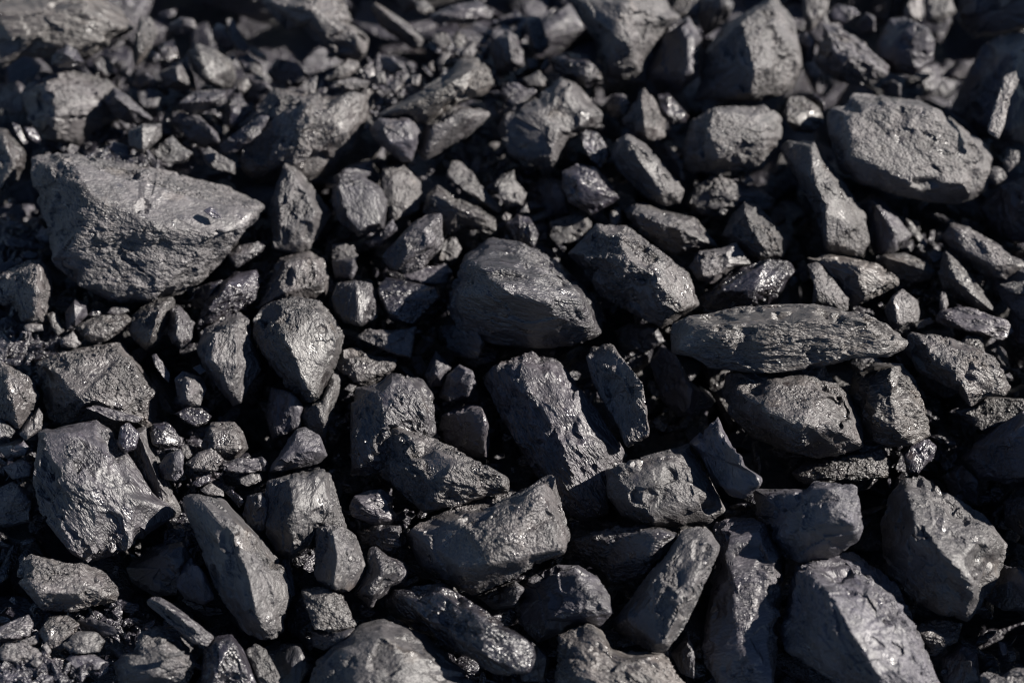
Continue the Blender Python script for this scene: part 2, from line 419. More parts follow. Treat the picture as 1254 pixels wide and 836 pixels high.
R("angular grey piece under the right end of the bright edged flake", "1030,540 1070,450 1130,458 1175,520 1105,585 1070,602", "", 'g', 5)
R("dark smooth slab below the bright edged flake", "795,565 830,520 920,535 1010,615 1025,662 960,695 880,660", "D", 'd', 15, -30)
R("brightest sunlit cube standing on the back of the flat topped block", "595,610 660,578 752,573 752,640 668,718 600,685", "662,590,70 664,700,60 740,590,40", 'p', 70, 80, lean=(-.3, 0))
R("dark chip lying left of the sunlit cube", "493,692 530,660 600,678 612,715 550,724", "F", 'd', 60)
R("flat grey chunk lying right of the sunlit cube", "690,705 760,660 800,630 850,680 902,710 850,762 760,757", "F", 'm', 55)
R("jagged grey chip at the back right of the flat topped block", "935,712 970,680 1020,718 1092,752 1097,812 1010,792 955,762", "F", 'm', 40)
R("long dark bluish splinter pointing at the jagged grey chip", "1018,672 1130,600 1210,535 1260,540 1220,610 1130,695 1040,732", "D", 'd', 40)
R("narrow pale upright sliver high in the left rubble", "1048,90 1082,83 1122,160 1162,222 1142,247 1098,230 1070,150", "L", 'm', 15)
R("bluish shaded lump between the curved chunk and the pale upright sliver", "780,120 840,83 900,88 918,130 840,163 788,152", "D", 'd', 0)
R("dark shaded lump pressed against the left of the pale upright sliver", "985,150 1010,108 1050,120 1092,220 1060,235 998,195", "D", 'd', -5)
R("dark lump right of the smooth grey slanted block", "1100,272 1150,248 1216,300 1220,340 1140,345", "", 'g', -5)
R("small tan lump touching the right of the smooth grey slanted block", "1100,375 1150,362 1168,400 1130,440 1100,412", "", 'r', 0)
R("bluish stone cut by the left edge, with a rough lit right side", "-60,585 30,598 110,690 117,745 85,840 0,918 -60,905", "20,640,120 60,760,120 10,860,80", 'r', 30)
R("thin sliver leaning behind the left corner of the flat topped block", "53,570 90,578 132,660 112,675 80,630", "L", 'g', 40)
R("shorter sliver just right of the thin leaning one, behind the flat topped block", "110,590 160,598 192,650 170,668 130,642", "L", 'g', 35)
R("small dim lump under the dark notch between pale corner block and blocky grey lump", "20,400 80,370 130,420 110,520 40,540 -20,480", "D", 'd', -40)
T(0, 0, 1)
R("big flat topped coal block with a rough front, largest in the left half", "40,192 62,183 95,185 120,192 200,206 270,222 328,245 320,268 282,310 248,345 215,363 180,371 140,371 92,347 65,322 58,285 45,250 36,215", "84,197,42 114,240,52 112,262,48 85,330,20 150,268,50 200,276,52 268,288,46 300,280,34 312,255,30 190,225,38", 'm', 45, -8, depth=.6, top=.3, keep=True)
R("tiny dark crumb resting on top of the big flat topped block", "248,258 258,253 268,262 272,268 262,268", "F", 'g', 116, name='coal_chip')
T(310, 0)
R("lumpy crumbly grey rock at the far edge, left of the centre", "20,0 60,-80 300,-100 430,10 475,120 542,160 532,250 490,292 400,282 345,220 280,182 235,130 150,142 75,70", "90,20,110 300,60,150 440,170,120 380,220,100 230,30,140", 'r', 30, -35)
R("bright pale flake just below the lumpy crumbly rock", "322,370 390,308 440,273 490,285 495,318 440,362 370,380", "", 'p', 25)
R("slanting finger of grey coal right of the lumpy crumbly rock", "540,40 570,8 620,38 720,108 802,188 792,232 740,228 660,172 600,132", "600,50,60 740,160,70", 'm', 15, -38)
R("dark nub at the far edge above the slanting finger", "668,0 690,-40 750,-30 762,40 702,62", "D", 'd', -5)
R("small tan nub beside the dark nub at the far edge", "748,5 800,0 842,50 800,72 758,60", "", 'm', 10)
R("dark flat splinter with a white gleaming right end at the far edge", "818,75 900,30 1060,3 1118,60 1112,92 1000,108 880,114 840,112", "860,70,50 1000,40,55 1010,85,55 1090,40,35", 'b', 30, 10)
R("pale oval pebble under the gleaming flat splinter", "828,190 852,143 900,153 927,200 880,232", "F", 'm', 15, name='coal_pebble', cat='coal pebble')
R("narrow pale pebble below the pale oval pebble", "850,300 880,243 917,243 917,290 880,318", "", 'm', 15, name='coal_pebble', cat='coal pebble')
R("tiny pale pebble touching the narrow pale pebble", "812,300 835,283 852,300 842,333 818,328", "", 'm', 10, name='coal_pebble', cat='coal pebble')
R("small tan crumb above the thick end of the long tan log of coal", "922,180 950,143 987,168 987,210 950,227", "", 'm', 15, name='coal_pebble', cat='coal pebble')
R("angular grey crumb sitting on the thick end of the long tan log", "955,245 1030,188 1042,240 1022,270 980,275", "", 'm', 35, name='coal_pebble', cat='coal pebble')
R("long tan log of coal slanting up to the right, behind the round violet stone", "555,545 640,478 760,418 900,338 960,268 1040,263 1102,320 1127,390 1090,442 960,485 860,545 810,585 700,560 600,570", "660,510,80 900,400,130 1040,310,110 1000,420,110 800,500,90", 't', 45, 32, lean=(-.2, 0))
R("dark prism with a tan lower edge under the long tan log", "755,700 800,575 940,488 1100,513 1104,542 1040,602 880,702 800,755", "990,510,90 960,560,80 800,720,50 830,600,90", 'm', 25, 35)
R("round violet grey stone with a smooth lit face in the upper middle", "540,600 580,548 650,528 740,548 782,620 772,680 740,752 690,754 620,702 560,652", "600,580,70 720,570,70 740,650,70 640,660,80", 'd', 45)
R("broad coal lump with a smooth dark left face and a crumbly right side", "-75,690 -60,610 -20,555 30,478 90,408 150,400 250,435 330,445 400,438 480,378 562,398 565,500 530,600 470,690 415,750 340,810 240,850 120,850 10,845 -60,790", "250,470,170 300,520,190 215,650,170 180,770,110 420,480,130 440,620,110", 'r', 20, 60)
R("tiny grey crumb at the left of the crumb cluster behind the round violet stone", "508,330 560,308 572,370 530,374", "", 'm', 45, name='coal_pebble', cat='coal pebble')
R("violet shaded chip topmost of the crumb cluster behind the round violet stone", "588,262 650,268 702,320 642,352 600,322", "D", 'd', 45, name='coal_pebble', cat='coal pebble')
R("middle crumb of the cluster behind the round violet stone", "570,345 610,330 622,390 580,398", "", 'm', 50, name='coal_pebble', cat='coal pebble')
R("palest crumb of the cluster, low beside the long tan log", "623,400 665,368 702,400 660,443", "", 'b', 55, name='coal_pebble', cat='coal pebble')
R("crumb at the right of the cluster against the long tan log", "678,350 720,338 740,390 700,400", "", 'm', 50, name='coal_pebble', cat='coal pebble')
R("pale crumb resting on the middle of the long tan log", "735,352 782,345 772,402 735,402", "", 'm', 55, name='coal_pebble', cat='coal pebble')
R("flat grey flake on top of the broad dark faced lump", "366,382 460,362 555,380 530,414 420,424", "F", 'm', 45, name='coal_flake', cat='coal flake')
R("thin tan upright flake on the broad dark faced lump", "252,470 260,370 300,348 295,400 280,480", "", 'm', 50, name='coal_flake', cat='coal flake')
R("tall dark splinter block standing behind the left of the grey split stone", "1100,160 1120,140 1190,140 1232,172 1257,240 1262,310 1200,335 1130,330 1105,250", "1190,170,70 1215,290,70 1130,180,40", 'b', 20, 80)
R("small glossy lump below the tall dark splinter block", "1145,430 1172,388 1230,385 1290,420 1250,460 1170,480", "", 'g', 20)
R("dim glossy chunk left of the grey split stone", "1145,560 1160,505 1216,490 1250,540 1220,620 1165,610", "D", 'g', 10)
R("small pale pebble left of the dark hollow under the lumpy crumbly rock", "-5,290 40,308 44,345 0,350 -25,320", "", 'm', 10, name='coal_pebble', cat='coal pebble')
R("small grey flake at the left foot of the broad dark faced lump", "-45,620 -5,588 30,588 38,620 -10,655", "F", 'm', 100, name='coal_flake', cat='coal flake')
R("dark triangular chunk with a pale right side below the broad dark faced lump", "400,800 440,770 558,738 560,800 500,850 430,850", "L", 'd', 10)
R("dim lump deep in the hollow below the lumpy crumbly rock", "60,340 110,270 200,290 260,350 220,410 110,400", "D", 'd', -30)
R("second dim lump in that hollow, near the bright pale flake", "-60,420 -20,370 60,380 100,420 30,480 -40,480", "D", 'd', -20)
T(620, 0)
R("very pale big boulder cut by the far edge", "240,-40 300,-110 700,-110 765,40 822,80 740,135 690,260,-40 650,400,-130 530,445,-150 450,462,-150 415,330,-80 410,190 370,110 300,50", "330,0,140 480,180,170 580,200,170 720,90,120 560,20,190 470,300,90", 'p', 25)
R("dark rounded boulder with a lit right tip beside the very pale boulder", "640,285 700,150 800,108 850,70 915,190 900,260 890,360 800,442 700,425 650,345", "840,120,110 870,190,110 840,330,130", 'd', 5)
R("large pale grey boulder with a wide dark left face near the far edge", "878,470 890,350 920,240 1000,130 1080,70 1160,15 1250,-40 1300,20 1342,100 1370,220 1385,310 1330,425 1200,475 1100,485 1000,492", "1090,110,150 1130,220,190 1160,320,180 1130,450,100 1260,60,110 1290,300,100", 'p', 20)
R("shaded boulder at the far edge between the two pale boulders", "888,60 900,-20 1000,-50 1062,20 1040,80 960,152 918,172", "D", 'd', -10)
R("small rubbly lump at the far edge right of the very pale boulder", "770,40 800,-20 880,-20 905,30 890,80 830,100", "", 'r', -15)
R("pale upright chip standing near the left foot of the very pale boulder", "83,110 110,73 160,78 202,215 160,258 118,240", "100,100,40 130,220,40", 'p', 15)
R("dark lump with a bright right end in front of the very pale boulder", "200,275 280,243 390,268 452,310 452,370 380,412 300,382 215,332", "380,285,90 370,370,80 260,270,60", 'g', 20)
R("tiny grey pebble under the pale upright chip", "88,275 150,268 152,310 100,333", "", 'm', 5, name='coal_pebble', cat='coal pebble')
R("tiny slanted pebble left of the lump with the bright right end", "152,325 190,263 207,303 175,335", "", 'm', 12, name='coal_pebble', cat='coal pebble')
R("small grey lump on the upper left of the grey split stone", "75,370 150,328 197,370 180,405 100,410", "", 'm', 20)
R("pale tan flake lying on the left of the grey split stone", "5,470 40,430 120,408 147,425 100,468 30,493", "F", 'b', 45, 18, name='coal_flake', cat='coal flake')
R("grey split stone with a smooth lit top and dark cleft lower left face", "-45,600 -15,530 40,500 100,478 190,400 250,358 330,388 400,458 452,530 442,592 350,622 300,655 262,760 222,802 110,775 10,725 -30,660", "0,560,70 200,720,80 250,640,100 130,520,100 280,420,90 400,540,70", 'm', 25, -38)
R("dark round lump between the grey split stone and the small rough pyramid", "448,490 500,438 552,440 582,490 560,542 490,552", "D", 'g', 0)
R("small rough pyramid with a lit right face, below the very pale boulder", "548,575 590,480 640,403 692,460 737,580 742,642 690,682 600,645", "625,460,80 640,560,110 650,640,70", 'r', 25, 70)
R("sparkling little lump right of the small rough pyramid", "700,440 755,433 852,540 832,572 770,583 718,512", "L", 'g', 15)
R("small dark wedge at the right foot of the grey split stone", "338,620 370,600 430,618 492,720 440,785 370,722", "L", 'g', 30)
R("long grey stone with a dark left side slanting down in the upper middle", "485,730 510,650 570,618 650,668 740,758 792,840 832,880 812,942 740,962 660,930 580,850 515,795", "560,650,110 620,750,120 720,890,90 700,760,90", 'm', 30, -42)
R("dim bluish stone behind the right of the long grey stone", "640,690 760,680 830,760 830,850 740,800", "D", 'd', -5)
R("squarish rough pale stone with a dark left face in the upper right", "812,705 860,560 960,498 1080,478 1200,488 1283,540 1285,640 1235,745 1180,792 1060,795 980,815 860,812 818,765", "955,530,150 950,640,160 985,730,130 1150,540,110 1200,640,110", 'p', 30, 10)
R("grey flat stone below the grey split stone with a broken lower rim", "258,800 330,758 420,780 475,836 525,900 540,925 430,990 400,1002 290,945 258,875", "330,830,70 440,900,60 330,920,50", 'g', 35)
R("small grey lump behind the squarish rough stone", "905,500 950,478 1005,495 990,540 920,545", "", 'm', 0)
T(934, 0)
R("pale wedge cut by the far edge, right of the large pale boulder", "188,50 180,-40 322,-40 300,60 235,142 198,132", "", 'p', 5)
R("lump with two white glints behind the striped dark stone", "295,70 340,18 430,38 455,70 390,104 320,104", "", 'g', 10)
R("small shaded lump left of the bluish dark boulder at the far right", "438,110 480,58 522,80 524,150 460,155", "D", 'd', -5)
R("shaded lump touching the right side of the large pale boulder", "145,180 200,148 247,200 232,290 180,295", "D", 'd', 0)
R("dark stone with pale stripes on its upper left, in the far right rubble", "240,290 268,220 285,130 270,108 340,118 430,170 500,230 592,310 582,352 500,404 400,394 300,355", "300,160,60 330,230,90 420,260,110 360,330,70 520,310,60", 'b', 20, -40)
R("smooth bluish shaded boulder behind the pale pitted slab", "528,200 590,88 660,78 760,128 802,190 792,290 700,352 600,345 538,285", "D", 'd', 5, lean=(.3, 0))
R("pale upright block at the far edge above the smooth bluish boulder", "658,50 690,-20 742,-20 742,110 700,122 664,100", "L", 'p', -5)
R("second pale block at the far edge, right of the upright one", "750,10 760,-40 865,-40 902,60 820,115 762,105", "", 'p', -5)
R("dark boulder in the far right corner", "890,80 930,-20 1100,-60 1260,-40 1280,120 1120,160 980,180", "D", 'd', -10)
R("huge bluish black block in shadow at the right edge, behind the pale pitted slab", "865,510 930,380 1010,220 1100,165 1230,150 1330,300 1330,560 1220,680 1110,655 1030,635 940,575", "1150,250,120 1170,420,150 1150,600,120 1010,420,60", 'd', -10, lean=(.5, 0))
R("sunlit edge facet of the huge bluish black block, added as a pale sliver", "1045,610 1062,540 1090,440 1120,350 1180,328 1194,400 1152,432 1132,540 1128,590 1100,655", "", 'p', 120, 70, name='coal_flake', cat='coal flake', lean=(-.3, 0))  # lit facet of the block as its own piece, sunlight in its pale colour
R("small pale pebble below the sunlit facet of the black block", "1125,755 1150,693 1192,700 1192,752 1140,805", "", 'm', 40, name='coal_pebble', cat='coal pebble')
R("tan chip at the right tip of the pale pitted slab", "1050,820 1070,775 1120,790 1135,825 1090,860", "", 'm', 35, name='coal_pebble', cat='coal pebble')
R("small grey oval stone left of the pale pitted slab", "105,480 125,448 190,448 262,500 292,570 230,623 150,613 108,565", "L", 'r', 15)
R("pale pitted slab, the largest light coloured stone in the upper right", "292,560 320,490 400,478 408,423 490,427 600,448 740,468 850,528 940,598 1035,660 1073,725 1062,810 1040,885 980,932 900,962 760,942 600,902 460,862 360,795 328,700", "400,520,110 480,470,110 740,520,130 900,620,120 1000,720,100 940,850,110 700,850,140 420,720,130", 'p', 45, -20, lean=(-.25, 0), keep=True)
R("tall pale stone leaning left with a dark left face, below the squarish rough stone", "73,700 110,648 210,636 242,650 300,740 362,830 432,920 482,1000 502,1130 462,1192 370,1202 290,1182 265,1090 235,970 175,900 115,800", "225,680,110 245,850,150 290,990,140 300,1120,100 400,1050,100 330,850,120", 'p', 30, -65)
R("small dark crumb between the oval stone and the pale pitted slab", "195,450 240,430 290,470 290,520 240,500", "D", 'g', 0, name='coal_pebble', cat='coal pebble')
R("small bluish crumb under the striped dark stone", "545,400 600,370 645,395 640,450 570,440", "D", 'd', -5, name='coal_pebble', cat='coal pebble')
T(0, 210)
R("flat shiny plate on the rubble left of the flat topped block, upper one", "22,232 80,218 152,260 130,278 65,264", "F", 'g', 0, name='coal_flake', cat='coal flake')
R("longer bluish plate below the upper shiny plate at the left", "18,316 60,300 130,318 212,345 200,368 110,358 30,348", "F", 'g', 5, name='coal_flake', cat='coal flake')
R("small upright plate touching the dark face of the flat topped block", "162,302 200,253 247,300 222,338 180,324", "D", 'd', 0, name='coal_flake', cat='coal flake')
R("small flake heap piece on the dark stone at the left edge", "90,385 130,365 180,380 170,410 110,405", "F", 'g', 20, name='coal_flake', cat='coal flake')
R("dim flat plate at the left edge above the dark squarish stone", "-10,435 60,410 102,430 60,462 0,474", "F", 'd', 5, name='coal_flake', cat='coal flake')
R("dark squarish stone with a rough lit right side at the left edge", "-50,500 60,440 130,410 190,408 243,460 247,540 228,640 210,702 100,698 60,625 -40,590", "175,440,130 170,560,140 165,670,90 60,500,80", 'r', 25)
R("small pale flat bit under the dark squarish stone", "108,722 125,704 196,709 202,741 120,747", "F", 'm', 25, name='coal_chip', cat='coal chip')
R("narrow grey chip right of the small pale flat bit", "218,662 250,653 302,740 270,764 240,724", "", 'm', 15, name='coal_chip', cat='coal chip')
R("small grey cube under the lower left corner of the flat topped block", "303,655 350,588 407,620 407,670 340,734 308,742", "345,620,60 350,690,50 390,630,45", 'd', 15)
R("grey flat chip below the small grey cube", "278,782 340,740 377,800 350,826 283,815", "F", 'm', 15, name='coal_chip', cat='coal chip')
R("rough oval lump with a flat back below the flat topped block", "348,722 400,690 470,668 590,663 622,690 570,742 490,792 430,798 378,772", "", 'r', 15, 15)
R("pale thin flake resting behind the rough oval lump", "493,662 520,630 595,623 602,650 540,674", "F", 'b', 15, name='coal_flake', cat='coal flake')
R("small lit pebble left of the pale thin flake", "405,672 430,633 472,650 460,680", "", 'g', 10, name='coal_pebble', cat='coal pebble')
R("dark lump with a lit right flank directly under the flat topped block", "598,745 610,675 660,628 740,588 806,580 817,610 782,720 740,802 680,834 628,792", "740,640,90 720,740,100 690,800,60", 'r', 15, 65)
R("upright layered splinter right of the dark lump under the flat topped block", "785,720 790,640 830,618 862,650 897,710 892,792 850,834 798,802", "820,660,60 825,780,60", 'b', 20, 80)
R("pale streaked flake in the gap right of the flat topped block", "1055,385 1110,345 1200,325 1235,345 1222,372 1160,414 1100,455", "", 'b', 20, 25, name='coal_flake', cat='coal flake')
R("long shiny dark splinter with a pale glint below the streaked flake", "898,735 920,680 960,600 1040,508 1110,468 1195,455 1220,520 1190,602 1100,655 980,725", "1060,520,80 970,640,80 1100,560,90", 'g', 5, 42)
R("dark rubble lump left of the long shiny splinter", "855,605 900,548 970,518 1040,500 1010,560 940,648", "D", 'g', -10)
T(0, 420)
R("dark rounded stone with a sunlit blunt face, left of the pointed stone", "912,30 950,-70 1020,-118 1110,-152 1165,-110 1192,0 1218,120 1180,202 1120,284 1080,294 1010,205 955,135", "1000,-40,110 990,80,120 1090,-90,110 1110,100,120 1060,210,80", 'm', 20, 75)
R("round sparkling rough stone cut by the left edge in the middle", "-60,100 0,75 60,98 140,160 182,240 162,302 90,404 40,365 -50,330", "40,150,110 60,260,110 100,200,110", 'r', 25)
R("narrow grey wedge at the lower right of the round sparkling stone", "88,422 182,293 202,330 192,402 120,454", "", 'm', 15)
R("small flat grey stone under the round sparkling stone at the left edge", "-40,345 0,338 72,410 50,444 -40,450", "F", 'd', 15)
R("broad rough topped stone cracked along its lower edge in the left middle", "168,90 260,38 400,8 560,-12 622,60 702,170 742,220 737,330 720,420 640,440 560,405 400,372 300,392 222,345 188,240", "240,80,60 260,140,130 380,260,150 540,300,130 680,250,110 560,60,110", 'r', -5, -20)
R("low grey stone behind the right shoulder of the big upright ribbed stone", "560,420 690,380 742,540 805,680 852,790 780,836 640,620", "650,430,80 740,640,80", 'm', 0)
R("thin dark plate lying on the front of the broad rough topped stone", "398,302 440,284 560,318 668,345 640,374 520,356", "F", 'b', 45, -16, name='coal_flake', cat='coal flake')
R("glossy black crumpled lump above the big upright ribbed stone", "543,472 560,388 600,368 652,420 632,492 580,515", "", 'g', 50)
R("big upright ribbed stone with a lit rough face in the lower left", "163,490 180,400 240,363 300,383 370,358 450,353 520,398 560,500 640,600 720,700 842,790 835,815 780,845 650,905 590,962 480,978 420,1024 330,978 240,882 190,792 152,640", "215,410,60 330,420,80 260,600,110 400,640,120 520,520,90 660,720,80 560,860,60 400,900,60", 'b', 30, -55)
R("thin lit sliver leaning above the small block with a lit right side", "703,60 725,48 792,150 787,187 760,162", "L", 'b', 20, -60, name='coal_flake', cat='coal flake')
R("small block with a lit right side above the glossy flat chip", "812,165 850,128 940,158 962,210 932,292 885,298 828,272", "880,180,80 870,260,70", 'm', 20)
R("tiny bluish chip on top of the small block with a lit right side", "898,115 930,98 962,130 930,148", "F", 'd', 40, name='coal_chip', cat='coal chip')
R("glossy flat chip sparkling below the small block with a lit right side", "808,326 870,298 940,303 987,340 960,378 910,388 850,358", "F", 'g', 15, name='coal_flake', cat='coal flake')
R("dull brown block with a square face in the left middle", "933,472 980,368 1090,363 1132,410 1157,490 1100,548 1020,543 958,522", "980,400,70 1080,400,70 1110,490,70 1000,490,80", 'r', 10)
R("grainy dome shaped stone in front of the dull brown block", "858,562 920,508 990,483 1043,540 1000,594 910,594", "", 'r', 30)
R("dark angular lump left of the grainy dome shaped stone", "693,422 710,373 780,368 842,450 830,482 760,494 708,472", "", 'g', 20)
R("smooth dark wedge below the dark angular lump", "733,582 770,518 840,488 857,530 852,600 820,644 758,632", "D", 'd', 25)
R("small tan chip right of the smooth dark wedge", "838,480 870,473 902,520 870,543 848,524", "", 'm', 15, name='coal_chip', cat='coal chip')
R("flat shiny flake lying right of the grainy dome", "1028,562 1100,543 1216,540 1220,592 1100,609 1040,593", "F", 'b', 20, 4, name='coal_flake', cat='coal flake')
R("small bright flake below the flat shiny flake", "1112,628 1180,603 1208,640 1150,669 1118,654", "F", 'm', 20, name='coal_flake', cat='coal flake')
R("small shiny chip below the grainy dome", "888,652 960,598 987,640 920,674", "", 'g', 15, name='coal_chip', cat='coal chip')
R("rounded chip at the head of the long smooth standing stone", "928,682 980,648 1042,690 1042,718 960,705", "", 'm', 10, name='coal_chip', cat='coal chip')
R("dark thin chip right of the head of the long smooth standing stone", "1048,692 1080,678 1138,740 1112,769", "D", 'g', 10, name='coal_chip', cat='coal chip')
R("dark cube with faint edges left of the dark sided angular stone", "1128,800 1150,708 1220,690 1255,760 1242,872 1160,884", "D", 'd', 15)
R("shaded lump left of the big upright ribbed stone, upper one", "-20,480 100,448 142,490 122,522 30,538", "D", 'd', -15)
R("shaded lump left of the big upright ribbed stone, lower one", "10,575 100,538 162,570 142,622 60,636", "D", 'd', -15)
R("dim lump deep in the black gap left of the big upright ribbed stone", "-60,700 60,640 150,700 150,830 20,860 -60,820", "D", 'd', -40)
T(0, 0, 1)
R("long smooth standing stone with a dark left side in the lower left", "221,614 228,602 250,600 276,608 293,625 321,660 346,690 359,720 356,748 346,778 320,786 298,774 283,755 268,730 249,690 234,655", "246,608,26 283,655,40 303,700,40 313,745,28 320,690,30 290,640,30", 'm', 25, -58)
T(310, 210)
R("upright grey stone with a flat lit face right of the flat topped block", "75,300 80,140 110,18 140,-48 195,-45 262,50 332,130 367,190 342,250 290,302 262,372 215,392 160,368 88,362", "120,60,70 120,260,80 200,20,70 240,300,70 290,180,90", 'm', 20, 70)
R("violet grey stone with a broken bright lower edge in the centre left", "363,150 375,20 420,-2 500,13 592,70 627,130 622,220 612,272 490,304 400,234", "400,60,70 420,200,80 490,270,80 590,240,70 560,90,70", 'd', 25)
R("pale blocky stone with a shadow across it right of the violet grey stone", "590,60 600,-22 700,-34 782,50 777,180 720,205 660,245 615,225", "", 'p', 5)
R("small dim stone under the violet grey stone", "505,330 600,268 650,220 672,270 610,345 550,355", "D", 'd', 0)
R("dark blue ridged stone slanting up right in the centre left", "593,395 650,328 740,238 800,198 882,188 872,320 862,362 790,434 700,474 635,452", "720,290,100 840,240,90 840,330,80 700,430,60", 'b', 30, 45)
R("pale arched stone behind the dark blue ridged stone", "786,190 810,98 860,58 920,88 945,120 1060,168 1132,220 1142,282 1090,304 1010,245 880,318 850,260", "850,110,80 960,170,90 1080,220,60", 'r', 10, -30)
R("dim tan stone under the arched stone, behind the ledged centre stone", "856,332 940,298 972,360 942,412 860,434", "F", 'm', 0)
R("upright pale shard behind the arched stone", "893,20 918,-50 960,-54 1012,0 1065,80 1162,160 1142,194 1080,162 960,72", "L", 'm', 10, -40)
R("slanted grey wedge right of the upright pale shard", "1113,60 1150,18 1216,-10 1225,60 1216,170 1160,132", "L", 'm', 10)
R("small tan pebble below the slanted grey wedge", "1152,212 1175,188 1202,203 1192,234 1165,236", "", 'r', 10, name='coal_pebble', cat='coal pebble')
R("brownish shaded chip below the violet grey stone", "363,400 370,338 430,328 492,390 480,425 400,415", "F", 'm', -5)
R("bluish square chunk above the small two toned stone", "363,412 470,403 487,450 462,504 380,494", "D", 'd', 10)
R("small two toned stone, bluish left half and bright streaked right half", "363,590 390,518 480,503 550,518 582,590 582,682 500,724 420,704 378,662", "480,525,80 495,700,70 550,600,60 410,560,40", 'b', 20, 75)
R("bluish glossy lump right of the small two toned stone", "578,540 620,488 700,498 862,538 872,590 800,674 745,715 640,694 598,642", "", 'g', 15)
R("flat dark plate below the dark blue ridged stone", "676,482 780,458 900,428 932,470 900,524 780,526", "F", 'b', 15, 8)
R("pale topped stone with a sloping dark left side above the pointed stone", "15,640 60,550 125,400 190,388 260,366 332,408 357,500 342,572 280,640 100,660", "150,420,80 140,560,100 270,400,80 310,520,80", 'r', 5, 65)
R("pointed stone hanging downwards with a crackled lit face, left of centre", "-5,690 40,630 90,600 200,575 312,598 382,680 427,760 412,836 382,922 330,1052 290,1087 230,1072 140,982 60,872 -5,780", "90,630,80 150,780,130 240,980,100 300,1040,60 300,640,100 390,780,80", 'r', 30, -55, keep=True)
R("grey stone with a shaded hollow below the bluish glossy lump", "466,772 530,728 640,738 762,718 745,790 735,870 685,862 600,830 520,802", "", 'm', 10)
T(0, 0, 1)
R("ledged centre stone, lit rounded top over a dark overhung front", "547,377 552,350 569,311 600,290 636,295 681,317 716,349 739,385 738,411 700,426 650,427 600,421 560,402", "556,362,34 590,330,56 620,360,66 665,370,64 716,368,44 700,395,40 650,330,56", 'b', 30, -8, keep=True)
T(310, 210)
R("dark lump in the shade below the ledged centre stone", "866,722 960,698 1040,720 1080,800 1050,880 930,860 876,792", "D", 'd', -10)
T(620, 210)
R("big slanted stone, lit upper right side and torn left face, right of centre", "283,382 340,318 420,238 470,258 560,248 620,278 740,368 852,468 882,530 907,622 892,655 800,700 720,735 560,662 440,582 388,522 345,442", "430,270,70 520,300,130 560,410,160 700,510,150 830,640,70 730,440,110 400,420,80", 'r', 48, -42)
R("brown shaded block left of the big slanted stone", "198,235 380,188 404,240 340,330 240,345 205,310", "F", 'm', -10)
R("tiny very bright chip standing behind the big slanted stone", "478,192 500,158 530,168 537,230 500,268 485,242", "", 'p', 10, name='coal_chip', cat='coal chip')
R("grey stone with a dark front lying behind the big slanted stone", "548,185 580,148 640,138 720,178 810,193 882,213 942,280 994,352 900,384 800,395 700,345 600,268 556,222", "600,190,90 740,240,120 850,300,110 930,330,60 820,230,90", 'm', 15, -35)
R("small brownish stone resting on the glossy dark stone, behind the long slab", "848,442 900,368 990,358 1070,328 1142,430 1050,455 960,524 888,504", "", 'm', 35)
R("glossy dark stone with bright flecks behind the long slab", "898,585 980,518 1060,458 1140,438 1230,398 1320,418 1352,470 1322,530 1270,590 1190,640 1050,660 920,655", "1000,550,90 1200,430,100 1280,500,80 1150,560,110", 'g', 15, 20)
R("long low grey stone behind the small brownish stone", "838,145 880,58 960,13 1060,43 1200,78 1254,130 1232,192 1150,180 1080,190 960,212 870,195", "", 'm', 0)
R("tiny yellowish pebble under the long low grey stone", "983,192 1000,168 1032,180 1012,208", "F", 'm', 30, name='coal_pebble', cat='coal pebble')
R("cornered stone, dark left and lit right, left of the tall pale stone", "998,300 1050,198 1110,138 1180,158 1232,230 1315,320 1292,402 1240,410 1180,425 1110,388 1040,345", "1110,190,110 1180,330,140 1220,390,60 1250,300,90", 'm', 20, -45)
R("small tan pebble on the back of the long low grey stone", "1088,42 1130,13 1152,45 1110,64", "", 'm', 25, name='coal_pebble', cat='coal pebble')
R("small pale angular stone left of the broken rimmed flat stone", "-60,60 -20,18 40,38 97,100 77,162 0,168 -32,122", "L", 'm', 10)
R("glossy stone with two bright upright streaks above the ledged centre stone", "-5,240 50,198 110,213 152,290 132,362 40,335", "60,240,50 110,250,60 115,330,50", 'g', 10, 80)
R("tiny pebble on the glossy stone with two bright streaks", "56,194 95,148 108,192", "", 'm', 15, name='coal_pebble', cat='coal pebble')
R("shaded boulder deep in the hollow behind the brown shaded block", "100,60 200,20 290,60 300,200 200,240 110,200", "D", 'd', -40)
R("dark lump in the black gap left of the long slab", "500,740 580,700 700,720 740,790 640,850 530,830", "D", 'd', -30)
T(0, 0, 1)
R("long layered slab with a lit tan front edge lying across the right middle", "820,398 836,386 900,374 1000,371 1055,379 1100,402 1112,420 1102,434 1000,451 930,458 870,453 822,432", "850,398,28 880,405,30 922,420,28 940,398,34 1000,390,32 1070,394,26 1085,415,14 960,434,14", 't', 85, 2, rim=.26, keep=True)
T(934, 210)
R("dark stone with a narrow lit right edge under the pale pitted slab", "438,150 508,103 560,128 640,230 697,300 645,344 600,392 515,384 478,280", "510,130,90 600,250,110 620,330,80 570,370,60", 'd', -5, -60)
R("thin dim splinter right of the stone with the narrow lit edge", "655,210 690,228 772,340 750,354 690,272", "L", 'm', -5, name='coal_flake', cat='coal flake')
R("arched lump with a lit rim above the pale cornered stone", "518,412 560,383 660,378 762,418 807,470 780,503 720,520 600,500 540,450", "580,400,60 740,450,60", 'm', 0)
R("brown topped stone with a tan right end behind the long slab", "205,402 300,378 430,393 540,428 632,490 637,532 560,564 480,604 415,634 350,580 280,500", "300,420,70 450,440,110 480,580,80 590,500,70", 't', 15, -25)
R("small pale triangular stone behind the long slab", "203,432 260,418 312,490 362,540 402,590 397,650 310,650 228,630 238,530", "L", 'p', 30, -60)
